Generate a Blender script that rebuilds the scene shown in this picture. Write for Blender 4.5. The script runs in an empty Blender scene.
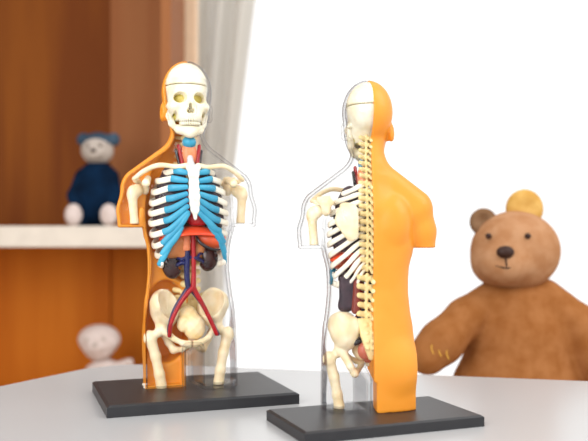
import bpy, bmesh, math
import numpy as np
from mathutils import Vector, Matrix

scene = bpy.context.scene
COL = scene.collection
PI = math.pi

# ------------------------------------------------------------------ camera
F_PX = 800.0
cam_data = bpy.data.cameras.new('camera')
cam = bpy.data.objects.new('camera', cam_data)
COL.objects.link(cam)
cam.location = (0, 0, 0.135)
cam.rotation_euler = (PI / 2, 0, 0)
cam_data.sensor_width = 36.0
cam_data.lens = F_PX / 588.0 * 36.0
cam_data.shift_y = 14.5 / 588.0
cam_data.clip_start = 0.02
cam_data.clip_end = 100
cam_data.dof.use_dof = True
cam_data.dof.focus_distance = 0.622
cam_data.dof.aperture_fstop = 6.3
scene.camera = cam

# ------------------------------------------------------------------ world
world = bpy.data.worlds.new('world')
scene.world = world
world.use_nodes = True
bg = world.node_tree.nodes['Background']
bg.inputs['Color'].default_value = (1.0, 0.995, 0.985, 1)
bg.inputs['Strength'].default_value = 1.15

def area_light(name, loc, target, size, power, color=(1, 1, 1), size_y=None):
    l = bpy.data.lights.new(name, 'AREA')
    l.energy = power
    l.color = color
    l.size = size
    if size_y:
        l.shape = 'RECTANGLE'
        l.size_y = size_y
    o = bpy.data.objects.new(name, l)
    COL.objects.link(o)
    o.location = loc
    d = Vector(target) - Vector(loc)
    o.rotation_euler = d.to_track_quat('-Z', 'Y').to_euler()
    return o
area_light('key_light', (0.95, 0.25, 0.95), (0.0, 0.62, 0.08), 0.9, 7, (1, 0.98, 0.95))
area_light('front_fill_light', (-0.7, -0.6, 0.6), (-0.1, 0.65, 0.15), 0.9, 15, (1, 0.99, 0.97))

scene.view_settings.view_transform = 'Standard'
scene.view_settings.look = 'None'
scene.view_settings.exposure = 0.12
scene.view_settings.gamma = 1.0
scene.view_settings.use_curve_mapping = False
scene.cycles.transparent_max_bounces = 40
scene.cycles.max_bounces = 10

# ------------------------------------------------------------------ materials
def lin(c):
    return tuple(((v / 255.0) / 12.92 if v / 255.0 <= 0.04045 else ((v / 255.0 + 0.055) / 1.055) ** 2.4) for v in c) + (1,)

def material(name, rgb, rough=0.45, spec=0.5, rgb2=None, scale=30.0, bump=0.0, bump_scale=None, sss=0.0, stretch=None, metallic=0.0, coat=0.0):
    m = bpy.data.materials.new(name)
    m.use_nodes = True
    nt = m.node_tree
    b = nt.nodes['Principled BSDF']
    b.inputs['Roughness'].default_value = rough
    b.inputs['Specular IOR Level'].default_value = spec
    b.inputs['Metallic'].default_value = metallic
    b.inputs['Coat Weight'].default_value = coat
    tc = nt.nodes.new('ShaderNodeTexCoord')
    mp = nt.nodes.new('ShaderNodeMapping')
    if stretch:
        mp.inputs['Scale'].default_value = stretch
    nt.links.new(tc.outputs['Object'], mp.inputs['Vector'])
    n = nt.nodes.new('ShaderNodeTexNoise')
    n.inputs['Scale'].default_value = scale
    n.inputs['Detail'].default_value = 4
    nt.links.new(mp.outputs['Vector'], n.inputs['Vector'])
    mix = nt.nodes.new('ShaderNodeMix')
    mix.data_type = 'RGBA'
    ramp = nt.nodes.new('ShaderNodeMapRange')
    ramp.inputs['From Min'].default_value = 0.35
    ramp.inputs['From Max'].default_value = 0.65
    nt.links.new(n.outputs['Fac'], ramp.inputs['Value'])
    nt.links.new(ramp.outputs['Result'], mix.inputs['Factor'])
    mix.inputs[6].default_value = lin(rgb)
    mix.inputs[7].default_value = lin(rgb2 or tuple(v * 0.96 for v in rgb))
    nt.links.new(mix.outputs[2], b.inputs['Base Color'])
    if sss > 0:
        b.inputs['Subsurface Weight'].default_value = sss
        b.inputs['Subsurface Radius'].default_value = (1.0, 0.6, 0.3)
        b.inputs['Subsurface Scale'].default_value = 0.004
    if bump > 0:
        bn = nt.nodes.new('ShaderNodeBump')
        bn.inputs['Strength'].default_value = bump
        bn.inputs['Distance'].default_value = 0.001
        n2 = nt.nodes.new('ShaderNodeTexNoise')
        n2.inputs['Scale'].default_value = bump_scale or scale * 4
        nt.links.new(mp.outputs['Vector'], n2.inputs['Vector'])
        nt.links.new(n2.outputs['Fac'], bn.inputs['Height'])
        nt.links.new(bn.outputs['Normal'], b.inputs['Normal'])
    return m

def clear_plastic(name):
    m = bpy.data.materials.new(name)
    m.use_nodes = True
    nt = m.node_tree
    nt.nodes.clear()
    out = nt.nodes.new('ShaderNodeOutputMaterial')
    tr = nt.nodes.new('ShaderNodeBsdfTransparent')
    gl = nt.nodes.new('ShaderNodeBsdfGlossy')
    gl.inputs['Roughness'].default_value = 0.03
    gl.inputs['Color'].default_value = (0.9, 0.9, 0.9, 1)
    lw = nt.nodes.new('ShaderNodeLayerWeight')
    lw.inputs['Blend'].default_value = 0.5
    # thin plastic seen edge-on is a longer way through the wall: it absorbs more there
    pw = nt.nodes.new('ShaderNodeMath'); pw.operation = 'POWER'
    pw.inputs[1].default_value = 4.0
    nt.links.new(lw.outputs['Facing'], pw.inputs[0])
    mx = nt.nodes.new('ShaderNodeMix'); mx.data_type = 'RGBA'
    mx.inputs[6].default_value = (0.99, 0.99, 0.99, 1)
    mx.inputs[7].default_value = (0.16, 0.16, 0.18, 1)
    nt.links.new(pw.outputs[0], mx.inputs['Factor'])
    nt.links.new(mx.outputs[2], tr.inputs['Color'])
    p5 = nt.nodes.new('ShaderNodeMath'); p5.operation = 'POWER'
    p5.inputs[1].default_value = 4.0
    nt.links.new(lw.outputs['Facing'], p5.inputs[0])
    fr = nt.nodes.new('ShaderNodeMath'); fr.operation = 'MULTIPLY_ADD'
    fr.inputs[1].default_value = 0.6
    fr.inputs[2].default_value = 0.005
    nt.links.new(p5.outputs[0], fr.inputs[0])
    ms = nt.nodes.new('ShaderNodeMixShader')
    nt.links.new(fr.outputs[0], ms.inputs[0])
    nt.links.new(tr.outputs[0], ms.inputs[1])
    nt.links.new(gl.outputs[0], ms.inputs[2])
    nt.links.new(ms.outputs[0], out.inputs['Surface'])
    return m

M = {}
M['bone'] = material('ivory_bone', (247, 232, 200), 0.42, 0.45, (232, 208, 164), 90, 0.15, 500, sss=0.15)
M['skull'] = material('pale_skull_bone', (244, 238, 218), 0.42, 0.45, (232, 221, 190), 120, 0.15, 600, sss=0.1)
M['rib'] = material('white_rib_bone', (252, 246, 232), 0.4, 0.45, (246, 237, 214), 90)
M['vertebra'] = material('yellowish_vertebra', (244, 224, 166), 0.42, 0.45, (228, 202, 138), 120)
M['socket'] = material('yellow_inner_plastic', (205, 190, 95), 0.4, 0.4, (190, 172, 80), 150)
M['cartilage'] = material('blue_cartilage', (66, 164, 196), 0.4, 0.4, (56, 152, 188), 100)
M['sternum'] = material('white_sternum', (240, 237, 228), 0.45, 0.4, (220, 214, 200), 200, 0.4, 400)
M['lung'] = material('dark_lung', (72, 54, 62), 0.5, 0.3, (50, 40, 48), 160)
M['heart'] = material('red_heart', (184, 12, 20), 0.3, 0.5, (165, 16, 26), 80)
M['diaphragm'] = material('orange_red_diaphragm', (238, 84, 38), 0.3, 0.5, (224, 70, 34), 60)
M['liver'] = material('orange_liver', (226, 98, 50), 0.35, 0.5, (208, 78, 40), 60)
M['stomach'] = material('tan_stomach', (212, 140, 84), 0.4, 0.45, (196, 118, 66), 60)
M['peach'] = material('peach_muscle', (238, 150, 104), 0.4, 0.45, (226, 124, 78), 200, stretch=(6, 1, 0.6))
M['kidney'] = material('dark_kidney', (62, 26, 22), 0.25, 0.5, (34, 16, 18), 160, 0.3, 300)
M['vein'] = material('navy_vein', (20, 26, 92), 0.3, 0.4, (14, 18, 70), 80)
M['artery'] = material('red_artery', (178, 12, 24), 0.3, 0.4, (150, 8, 18), 80)
M['windpipe'] = material('grey_white_windpipe', (214, 214, 216), 0.4, 0.4, (196, 196, 202), 80)
M['bladder'] = material('cream_bladder', (250, 234, 200), 0.4, 0.4, (244, 212, 150), 80)
M['rectum'] = material('reddish_brown_rectum', (200, 112, 88), 0.4, 0.4, (180, 92, 70), 80)
M['gland'] = material('dark_gland', (34, 26, 30), 0.3, 0.5)
M['orange'] = material('orange_plastic', (246, 164, 56), 0.42, 0.4, (244, 157, 46), 25, coat=0.15)
M['clear'] = clear_plastic('clear_plastic')
_nt = M['orange'].node_tree
_b = _nt.nodes['Principled BSDF']
_t = _nt.nodes.new('ShaderNodeBsdfTranslucent'); _t.inputs['Color'].default_value = lin((254, 186, 56))
_m = _nt.nodes.new('ShaderNodeMixShader'); _m.inputs[0].default_value = 0.2
_o = [n for n in _nt.nodes if n.type == 'OUTPUT_MATERIAL'][0]
_nt.links.new(_b.outputs[0], _m.inputs[1]); _nt.links.new(_t.outputs[0], _m.inputs[2]); _nt.links.new(_m.outputs[0], _o.inputs['Surface'])
M['base'] = material('black_base_plastic', (38, 38, 41), 0.4, 0.5, (33, 33, 37), 60, 0.08, 1500)
M['screw'] = material('steel_screw', (190, 190, 195), 0.25, 0.5, metallic=0.9)
M['table'] = material('white_table_laminate', (184, 184, 185), 0.25, 0.5, (181, 181, 182), 3)
M['wood_brown'] = material('brown_wood', (124, 66, 14), 0.6, 0.12, (104, 50, 8), 6, stretch=(3, 3, 0.25))
M['wood_brown_light'] = material('reddish_brown_wood', (152, 98, 60), 0.6, 0.12, (142, 86, 50), 6, stretch=(3, 3, 0.25))
M['wood_orange'] = material('orange_brown_wood', (196, 112, 28), 0.6, 0.12, (178, 94, 16), 5, stretch=(3, 3, 0.25))
M['shelf'] = material('pale_shelf_laminate', (214, 203, 190), 0.5, 0.3)
M['trim'] = material('cream_trim', (246, 214, 180), 0.5, 0.3)
M['wall'] = material('warm_grey_wall', (190, 182, 172), 0.8, 0.2)
M['floor'] = material('light_wood_floor', (200, 180, 155), 0.5, 0.3, (184, 160, 132), 4, stretch=(0.3, 3, 1))
M['frame'] = material('white_window_frame', (245, 245, 243), 0.4, 0.4)
M['plush'] = material('brown_plush', (166, 110, 66), 0.95, 0.05, (150, 94, 50), 60, 0.9, 1200)
M['plush_face'] = material('light_brown_plush', (186, 140, 104), 0.95, 0.05, (172, 122, 84), 60, 0.9, 1200)
M['plush_backlit'] = material('backlit_tint_plush', (214, 172, 100), 0.95, 0.05, (198, 150, 76), 60, 0.9, 1200)  # brown plush for one ear, golden backlight put into its colour
M['plush_grey'] = material('grey_brown_plush', (140, 110, 84), 0.95, 0.05, (124, 92, 66), 60, 0.9, 1200)
M['nose'] = material('dark_brown_nose', (52, 26, 16), 0.5, 0.3)
M['stitch'] = material('golden_stitch', (240, 190, 80), 0.6, 0.2)
M['plush_white'] = material('white_plush', (212, 196, 190), 0.95, 0.05, (198, 180, 172), 60, 0.6, 900)
M['plush_pale'] = material('pale_grey_plush', (190, 178, 168), 0.95, 0.05, (170, 158, 148), 60, 0.6, 900)
M['plush_navy'] = material('navy_plush', (12, 36, 62), 0.9, 0.05, (8, 20, 36), 25, 0.6, 900)
M['plush_blue'] = material('blue_grey_plush', (66, 84, 100), 0.9, 0.05, (48, 62, 78), 25, 0.6, 900)
M['stool_wood'] = material('pale_stool_wood', (215, 190, 155), 0.5, 0.3, (200, 170, 130), 10)

def curtain_material():
    m = bpy.data.materials.new('white_curtain_fabric')
    m.use_nodes = True
    nt = m.node_tree
    nt.nodes.clear()
    out = nt.nodes.new('ShaderNodeOutputMaterial')
    d = nt.nodes.new('ShaderNodeBsdfDiffuse')
    t = nt.nodes.new('ShaderNodeBsdfTranslucent')
    tc = nt.nodes.new('ShaderNodeTexCoord')
    w = nt.nodes.new('ShaderNodeTexNoise')
    w.inputs['Scale'].default_value = 300
    nt.links.new(tc.outputs['Object'], w.inputs['Vector'])
    mx = nt.nodes.new('ShaderNodeMix'); mx.data_type = 'RGBA'
    mx.inputs[6].default_value = lin((232, 228, 220))
    mx.inputs[7].default_value = lin((240, 236, 230))
    nt.links.new(w.outputs['Fac'], mx.inputs['Factor'])
    nt.links.new(mx.outputs[2], d.inputs['Color'])
    nt.links.new(mx.outputs[2], t.inputs['Color'])
    ms = nt.nodes.new('ShaderNodeMixShader')
    ms.inputs[0].default_value = 0.5
    nt.links.new(d.outputs[0], ms.inputs[1])
    nt.links.new(t.outputs[0], ms.inputs[2])
    tp = nt.nodes.new('ShaderNodeBsdfTransparent')
    m2 = nt.nodes.new('ShaderNodeMixShader'); m2.inputs[0].default_value = 0.3
    nt.links.new(ms.outputs[0], m2.inputs[1]); nt.links.new(tp.outputs[0], m2.inputs[2])
    nt.links.new(m2.outputs[0], out.inputs['Surface'])
    return m
M['curtain'] = curtain_material()

# ------------------------------------------------------------------ object helpers
def link_mesh(name, me, mat, parent=None, smooth=True):
    o = bpy.data.objects.new(name, me)
    COL.objects.link(o)
    me.materials.clear()
    me.materials.append(mat)
    if smooth:
        me.polygons.foreach_set('use_smooth', [True] * len(me.polygons))
    if parent is not None:
        o.parent = parent
    return o

def from_bm(name, bm, mat, parent=None, smooth=False):
    me = bpy.data.meshes.new(name)
    bmesh.ops.recalc_face_normals(bm, faces=bm.faces)
    bm.to_mesh(me)
    bm.free()
    return link_mesh(name, me, mat, parent, smooth)

def tag(o, label=None, cat=None, group=None, kind=None):
    if label: o['label'] = label
    if cat: o['category'] = cat
    if group: o['group'] = group
    if kind: o['kind'] = kind
    return o

def thing(name, label, cat, loc, rz=0, group=None):
    o = bpy.data.objects.new(name, None)
    o.empty_display_size = 0.02
    COL.objects.link(o)
    o.location = loc
    o.rotation_euler = (0, 0, rz)
    return tag(o, label, cat, group)

def box(bm, lo, hi, bevel=0.0):
    c = [(a + b) / 2 for a, b in zip(lo, hi)]
    s = [abs(b - a) for a, b in zip(lo, hi)]
    r = bmesh.ops.create_cube(bm, size=1.0, matrix=Matrix.Translation(c) @ Matrix.Diagonal((*s, 1)))
    if bevel > 0:
        es = list({e for v in r['verts'] for e in v.link_edges})
        bmesh.ops.bevel(bm, geom=es, offset=bevel, segments=2, affect='EDGES', profile=0.6)

def catmull(pts, n=6):
    P = [np.array(p, float) for p in pts]
    P = [2 * P[0] - P[1]] + P + [2 * P[-1] - P[-2]]
    out = []
    for i in range(1, len(P) - 2):
        for k in range(n):
            t = k / n
            a, b, c, d = P[i - 1], P[i], P[i + 1], P[i + 2]
            out.append(0.5 * ((2 * b) + (-a + c) * t + (2 * a - 5 * b + 4 * c - d) * t * t + (-a + 3 * b - 3 * c + d) * t ** 3))
    out.append(P[-2])
    return out

def tube(bm, pts, n=6, seg=10, up=(0, 0, 1), sc=1.0):
    """pts: (x, y, z, radius across, radius along 'up')."""
    path = catmull(pts, n)
    rings = []
    m = len(path)
    for i, p in enumerate(path):
        a = path[max(i - 1, 0)][:3]; b = path[min(i + 1, m - 1)][:3]
        t = Vector(b - a).normalized()
        u = Vector(up)
        if abs(t.dot(u)) > 0.97:
            u = Vector((0, 1, 0)) if abs(t.y) < 0.9 else Vector((1, 0, 0))
        s = t.cross(u).normalized()
        u = s.cross(t).normalized()
        e = 1.0
        ring = []
        for k in range(seg):
            ang = 2 * PI * k / seg
            q = Vector(p[:3]) + s * (math.cos(ang) * p[3] * e) + u * (math.sin(ang) * p[4] * e)
            ring.append(bm.verts.new(q * sc))
        rings.append((ring, Vector(p[:3]), t, p[3], p[4]))
    for i in range(m - 1):
        A, B = rings[i][0], rings[i + 1][0]
        for k in range(seg):
            bm.faces.new((A[k], A[(k + 1) % seg], B[(k + 1) % seg], B[k]))
    for end, sgn in ((0, -1), (-1, 1)):
        ring, c, t, ra, rb = rings[end]
        mid = [bm.verts.new((c * sc) + ((v.co - c * sc) * 0.6) + t * (sgn * min(ra, rb) * 0.55 * sc)) for v in ring]
        for k in range(seg):
            bm.faces.new((ring[k], ring[(k + 1) % seg], mid[(k + 1) % seg], mid[k]))
        cap = bm.verts.new(c * sc + t * (sgn * min(ra, rb) * 0.8 * sc))
        for k in range(seg):
            bm.faces.new((mid[k], mid[(k + 1) % seg], cap))

# ------------------------------------------------------------------ signed-distance modelling, meshed with surface nets
def ell(P, c, r):
    x, y, z = P[0] - c[0], P[1] - c[1], P[2] - c[2]
    k0 = np.sqrt((x / r[0]) ** 2 + (y / r[1]) ** 2 + (z / r[2]) ** 2)
    k1 = np.sqrt((x / r[0] ** 2) ** 2 + (y / r[1] ** 2) ** 2 + (z / r[2] ** 2) ** 2) + 1e-9
    return k0 * (k0 - 1) / k1

def cone(P, a, b, ra, rb):
    a = np.array(a, float); b = np.array(b, float)
    d = b - a
    t = ((P[0] - a[0]) * d[0] + (P[1] - a[1]) * d[1] + (P[2] - a[2]) * d[2]) / (d @ d)
    t = np.clip(t, 0, 1)
    q = np.sqrt((P[0] - a[0] - t * d[0]) ** 2 + (P[1] - a[1] - t * d[1]) ** 2 + (P[2] - a[2] - t * d[2]) ** 2)
    return q - (ra + (rb - ra) * t)

def chain(P, pts, k=2.0):
    f = None
    for (a, b) in zip(pts[:-1], pts[1:]):
        g = cone(P, a[:3], b[:3], a[3], b[3])
        f = g if f is None else smin(f, g, k)
    return f

def rbox(P, c, h, r):
    x, y, z = [abs(P[i] - c[i]) - h[i] + r for i in range(3)]
    return np.sqrt(np.maximum(x, 0) ** 2 + np.maximum(y, 0) ** 2 + np.maximum(z, 0) ** 2) + np.minimum(np.maximum(np.maximum(x, y), z), 0) - r

def smin(a, b, k):
    h = np.clip(0.5 + 0.5 * (b - a) / k, 0, 1)
    return b * (1 - h) + a * h - k * h * (1 - h)

def smax(a, b, k):
    return -smin(-a, -b, k)

def tilt(P, c, ax, deg):
    """coordinates turned about point c, so that a shape drawn upright comes out turned"""
    a = math.radians(-deg)
    i, j = {'x': (1, 2), 'y': (2, 0), 'z': (0, 1)}[ax]
    Q = [P[0], P[1], P[2]]
    u, v = P[i] - c[i], P[j] - c[j]
    Q[i] = u * math.cos(a) - v * math.sin(a) + c[i]
    Q[j] = u * math.sin(a) + v * math.cos(a) + c[j]
    return Q

def nets(name, f, lo, hi, h, sc=1.0, pre=None):
    """f(P) on a grid from lo to hi with step h -> quad mesh of its zero surface, scaled by sc."""
    ax = [np.arange(l, u + h, h) for l, u in zip(lo, hi)]
    P = np.meshgrid(*ax, indexing='ij')
    V = f(P) if pre is None else pre
    V = np.asarray(V, float).copy()
    V[0], V[-1] = 1, 1; V[:, 0], V[:, -1] = 1, 1; V[:, :, 0], V[:, :, -1] = 1, 1
    ins = V < 0
    nx, ny, nz = V.shape
    acc = np.zeros((nx - 1, ny - 1, nz - 1, 3)); cnt = np.zeros((nx - 1, ny - 1, nz - 1))
    G = np.indices((nx - 1, ny - 1, nz - 1)).transpose(1, 2, 3, 0).astype(float)
    corners = [(i, j, k) for i in (0, 1) for j in (0, 1) for k in (0, 1)]
    def cut(a):
        return tuple(slice(o, o + n - 1) for o, n in zip(a, (nx, ny, nz)))
    for a in corners:
        for d in range(3):
            if a[d] == 0:
                b = list(a); b[d] = 1; b = tuple(b)
                va, vb = V[cut(a)], V[cut(b)]
                x = ins[cut(a)] != ins[cut(b)]
                t = np.where(x, va / np.where(x, va - vb, 1), 0)
                off = np.zeros(x.shape + (3,)) + np.array(a, float)
                off[..., d] = t
                acc += off * x[..., None]; cnt += x
    act = cnt > 0
    idx = -np.ones(act.shape, int); idx[act] = np.arange(act.sum())
    verts = (G[act] + acc[act] / cnt[act][:, None]) * h + np.array(lo, float)
    faces = []
    for d in range(3):
        e, g = [(1, 2), (2, 0), (0, 1)][d]
        sa = [slice(1, n - 1) for n in (nx, ny, nz)]; sb = list(sa)
        sa[d] = slice(0, V.shape[d] - 1); sb[d] = slice(1, V.shape[d])
        A, B = ins[tuple(sa)], ins[tuple(sb)]
        for flip, msk in ((False, A & ~B), (True, ~A & B)):
            I = np.argwhere(msk)
            if len(I) == 0: continue
            base = I + np.array([0 if q == d else 1 for q in range(3)])
            q = []
            for (u, v) in ((0, 0), (-1, 0), (-1, -1), (0, -1)):
                c = base.copy(); c[:, e] += u; c[:, g] += v
                q.append(idx[c[:, 0], c[:, 1], c[:, 2]])
            q = np.stack(q, 1)
            if flip: q = q[:, ::-1]
            faces.append(q)
    F = np.concatenate(faces)
    F = F[(F >= 0).all(1)]
    me = bpy.data.meshes.new(name)
    me.from_pydata((verts * sc).tolist(), [], F.tolist())
    me.update()
    return me

# ================================================================== SETTING
def struct(name, bm, mat, smooth=False, parent=None):
    o = from_bm(name, bm, mat, parent, smooth)
    if parent is None:
        o['kind'] = 'structure'
    return o

FLOOR_Z = -0.72
bm = bmesh.new(); box(bm, (-2.6, -0.4, FLOOR_Z - 0.04), (2.6, 3.4, FLOOR_Z)); struct('floor', bm, M['floor'])
# back wall with the wide window opening, at y = 2.3
WY = 2.3
wx0, wx1, wz0, wz1 = -0.30, 2.1, -0.62, 1.55
bm = bmesh.new()
box(bm, (-2.6, WY, FLOOR_Z), (wx0, WY + 0.12, 1.9))
box(bm, (wx0, WY, wz1), (2.6, WY + 0.12, 1.9))
box(bm, (wx1, WY, FLOOR_Z), (2.6, WY + 0.12, wz1))
box(bm, (wx0, WY, FLOOR_Z), (wx1, WY + 0.12, wz0))
struct('wall_back', bm, M['wall'])
bm = bmesh.new(); box(bm, (-2.6, -0.4, FLOOR_Z), (-2.5, WY, 1.9)); struct('wall_left', bm, M['wall'])
bm = bmesh.new(); box(bm, (-2.5, WY - 0.012, FLOOR_Z), (wx0, WY, FLOOR_Z + 0.08)); struct('baseboard_back', bm, M['frame'])
# window
bm = bmesh.new()
t = 0.05
box(bm, (wx0, WY + 0.03, wz0), (wx0 + t, WY + 0.09, wz1)); box(bm, (wx1 - t, WY + 0.03, wz0), (wx1, WY + 0.09, wz1))
box(bm, (wx0 + t, WY + 0.03, wz0), (wx1 - t, WY + 0.09, wz0 + t)); box(bm, (wx0 + t, WY + 0.03, wz1 - t), (wx1 - t, WY + 0.09, wz1))
win = from_bm('window_1', bm, M['frame']); win['kind'] = 'structure'
bm = bmesh.new(); box(bm, (wx0 + t, WY + 0.058, wz0 + t), (wx1 - t, WY + 0.062, wz1 - t))
from_bm('window_glass', bm, M['clear'], win)

# pale upright trim between the bookcase and the curtain (photo x 182..197)
bm = bmesh.new(); box(bm, (-0.262, 1.82, FLOOR_Z), (-0.222, 1.86, 1.4), 0.003); 
tr = from_bm('trim_1', bm, M['trim']); tr['kind'] = 'structure'

# curtain: gathered folds from photo x~197 to ~250
def make_curtain():
    bm = bmesh.new()
    nu, nv = 110, 26
    y0 = 2.12
    rows = []
    for j in range(nv + 1):
        v = j / nv
        z = -0.70 + v * 2.05
        row = []
        for i in range(nu + 1):
            u = i / nu
            x0, x1 = -0.36, -0.188 + 0.125 * max(0.0, (z - 0.1))
            x = x0 + (x1 - x0) * u
            y = y0 + 0.028 * math.sin(u * 2 * PI * 4.2 + 0.5 * math.sin(v * 3)) + 0.01 * math.sin(u * 31 + v * 2)
            row.append(bm.verts.new((x, y, z)))
        rows.append(row)
    for j in range(nv):
        for i in range(nu):
            bm.faces.new((rows[j][i], rows[j][i + 1], rows[j + 1][i + 1], rows[j + 1][i]))
    return bm
o = from_bm('curtain', make_curtain(), M['curtain'], None, True)
md = o.modifiers.new('thickness', 'SOLIDIFY'); md.thickness = 0.0015
tag(o, 'pale grey-white curtain hanging in folds at the left side of the bright window', 'curtain')
bm = bmesh.new(); tube(bm, [(-0.42, 2.12, 1.38, 0.012, 0.012), (2.2, 2.12, 1.38, 0.012, 0.012)], 4, 12)
rod = thing('curtain_rod', 'white rod above the window that carries the curtain', 'curtain rod', (0, 0, 0))
from_bm('rod', bm, M['frame'], rod, True)
for xx in (-0.40, 2.15):
    bm = bmesh.new(); box(bm, (xx - 0.01, 2.11, 1.36), (xx + 0.01, WY, 1.395), 0.002); from_bm('bracket', bm, M['frame'], rod)

# ================================================================== BOOKCASE at the left, y = 1.42 .. 1.85
bc = thing('bookcase', 'tall brown wooden bookcase with a pale shelf behind the left torso model', 'bookcase', (-0.9, 1.6, FLOOR_Z))
def bpart(name, lo, hi, mat, bev=0.0):
    b = bmesh.new()
    off = Vector((-0.9, 1.6, FLOOR_Z))
    box(b, Vector(lo) - off, Vector(hi) - off, bev)
    return from_bm(name, b, mat, bc)
BX0, BX1 = -1.45, -0.246
BF, BB = 1.50, 1.80
bpart('back_panel', (BX0, BB - 0.012, FLOOR_Z), (-0.41, BB, 1.1), M['wood_brown'])['label'] = 'brown back board above and behind the shelves'
bpart('back_panel', (-0.41, BB - 0.012, 0.16), (BX1 - 0.02, BB, 1.1), M['wood_brown_light'])['label'] = 'lighter reddish-brown back board'
bpart('back_panel', (-0.41, BB - 0.012, FLOOR_Z), (BX1 - 0.02, BB, 0.16), M['wood_orange'])['label'] = 'orange-brown lower back board'
bpart('back_panel', (-1.2, BB - 0.020, FLOOR_Z), (-0.41, BB - 0.012, 0.12), M['wood_orange'])['label'] = 'orange-brown lower back board'
bpart('side_panel', (BX1 - 0.02, BF + 0.1, FLOOR_Z), (BX1, BB, 1.1), M['wood_brown_light'])
bpart('side_panel', (BX0 - 0.02, BF, FLOOR_Z), (BX0, BB, 1.1), M['wood_brown'])
bpart('top_board', (BX0 - 0.02, BF + 0.1, 1.1), (BX1, BB, 1.12), M['wood_brown'])
SH = 0.152
bpart('shelf', (BX0, BF, SH - 0.040), (BX1 - 0.02, BB - 0.022, SH), M['shelf'], 0.002)['label'] = 'thick pale shelf board'
SL = -0.20
bpart('shelf', (BX0, BF, SL - 0.03), (BX1 - 0.02, BB - 0.022, SL), M['wood_orange'], 0.002)
bpart('bottom_board', (BX0, BF, FLOOR_Z), (BX1 - 0.02, BB - 0.022, FLOOR_Z + 0.03), M['wood_brown'])

# ================================================================== TABLE
def px(x, y, z=0.0):
    """point at height z seen at photo pixel (x, y)"""
    d = (0.135 - z) * F_PX / (y - 235.0)
    return ((x - 294.0) * d / F_PX, d)
far_r = px(720, 398)
far_l = px(118, 362)
tl = px(74, 371)
d = Vector(tl) - Vector(far_l)
tl2 = Vector(far_l) + d.normalized() * 0.62
tb = thing('table', 'white laminate table that both torso models stand on', 'table', (0, 0.4, FLOOR_Z))
def prism(bm, poly, z0, z1, bev=0.0):
    a = [bm.verts.new((p[0], p[1], z0)) for p in poly]
    b = [bm.verts.new((p[0], p[1], z1)) for p in poly]
    n = len(poly)
    bm.faces.new(a[::-1]); f = bm.faces.new(b)
    for i in range(n):
        bm.faces.new((a[i], a[(i + 1) % n], b[(i + 1) % n], b[i]))
    if bev:
        es = [e for e in bm.edges if e.verts[0] in b and e.verts[1] in b]
        bmesh.ops.bevel(bm, geom=es, offset=bev, segments=3, affect='EDGES', profile=0.5)
# rounded far corner
fl, tlv, fr_ = Vector(far_l), Vector(tl2), Vector(far_r)
a1 = fl + (tlv - fl).normalized() * 0.05; b1 = fl + (fr_ - fl).normalized() * 0.05
arc = [a1 * (1 - k / 6) ** 2 + fl * 2 * (k / 6) * (1 - k / 6) + b1 * (k / 6) ** 2 for k in range(7)]
poly = [(0.62, -0.25), (0.62, fr_.y)] + [(p.x, p.y) for p in reversed(arc)] + [(tlv.x, tlv.y), (tlv.x, -0.25)]
poly = [(p[0], p[1] - 0.4) for p in poly]
bm = bmesh.new(); prism(bm, poly, -0.028 - FLOOR_Z, -FLOOR_Z, 0.004)
from_bm('table_top', bm, M['table'], tb)
for (x, y) in ((0.52, -0.18), (0.52, 0.55), (-0.45, -0.18), (-0.18, 0.70)):
    bm = bmesh.new(); box(bm, (x - 0.025, y - 0.025 - 0.4, 0), (x + 0.025, y + 0.025 - 0.4, -0.028 - FLOOR_Z), 0.003)
    from_bm('leg', bm, M['table'], tb)

# ================================================================== ANATOMY MODEL (built in photo-pixel sized units, S metres each)
S = 0.659 / F_PX
BASE_T = 0.0090
ROOT = thing('anatomy_torso_model',
             'half orange, half clear anatomy torso on black base, facing forward with skull and blue-tipped ribs',
             'anatomy model', (0, 0, 0), 0, 'anatomy torso models on the table')
def part(name, me_or_bm, mat, parent=None, label=None):
    if isinstance(me_or_bm, bmesh.types.BMesh):
        o = from_bm(name, me_or_bm, mat, parent or ROOT, True)
    else:
        o = link_mesh(name, me_or_bm, mat, parent or ROOT)
    if label: o['label'] = label
    return o
Z0 = BASE_T / S      # the figure stands on the base: its z = 0 is the top of the base

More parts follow.
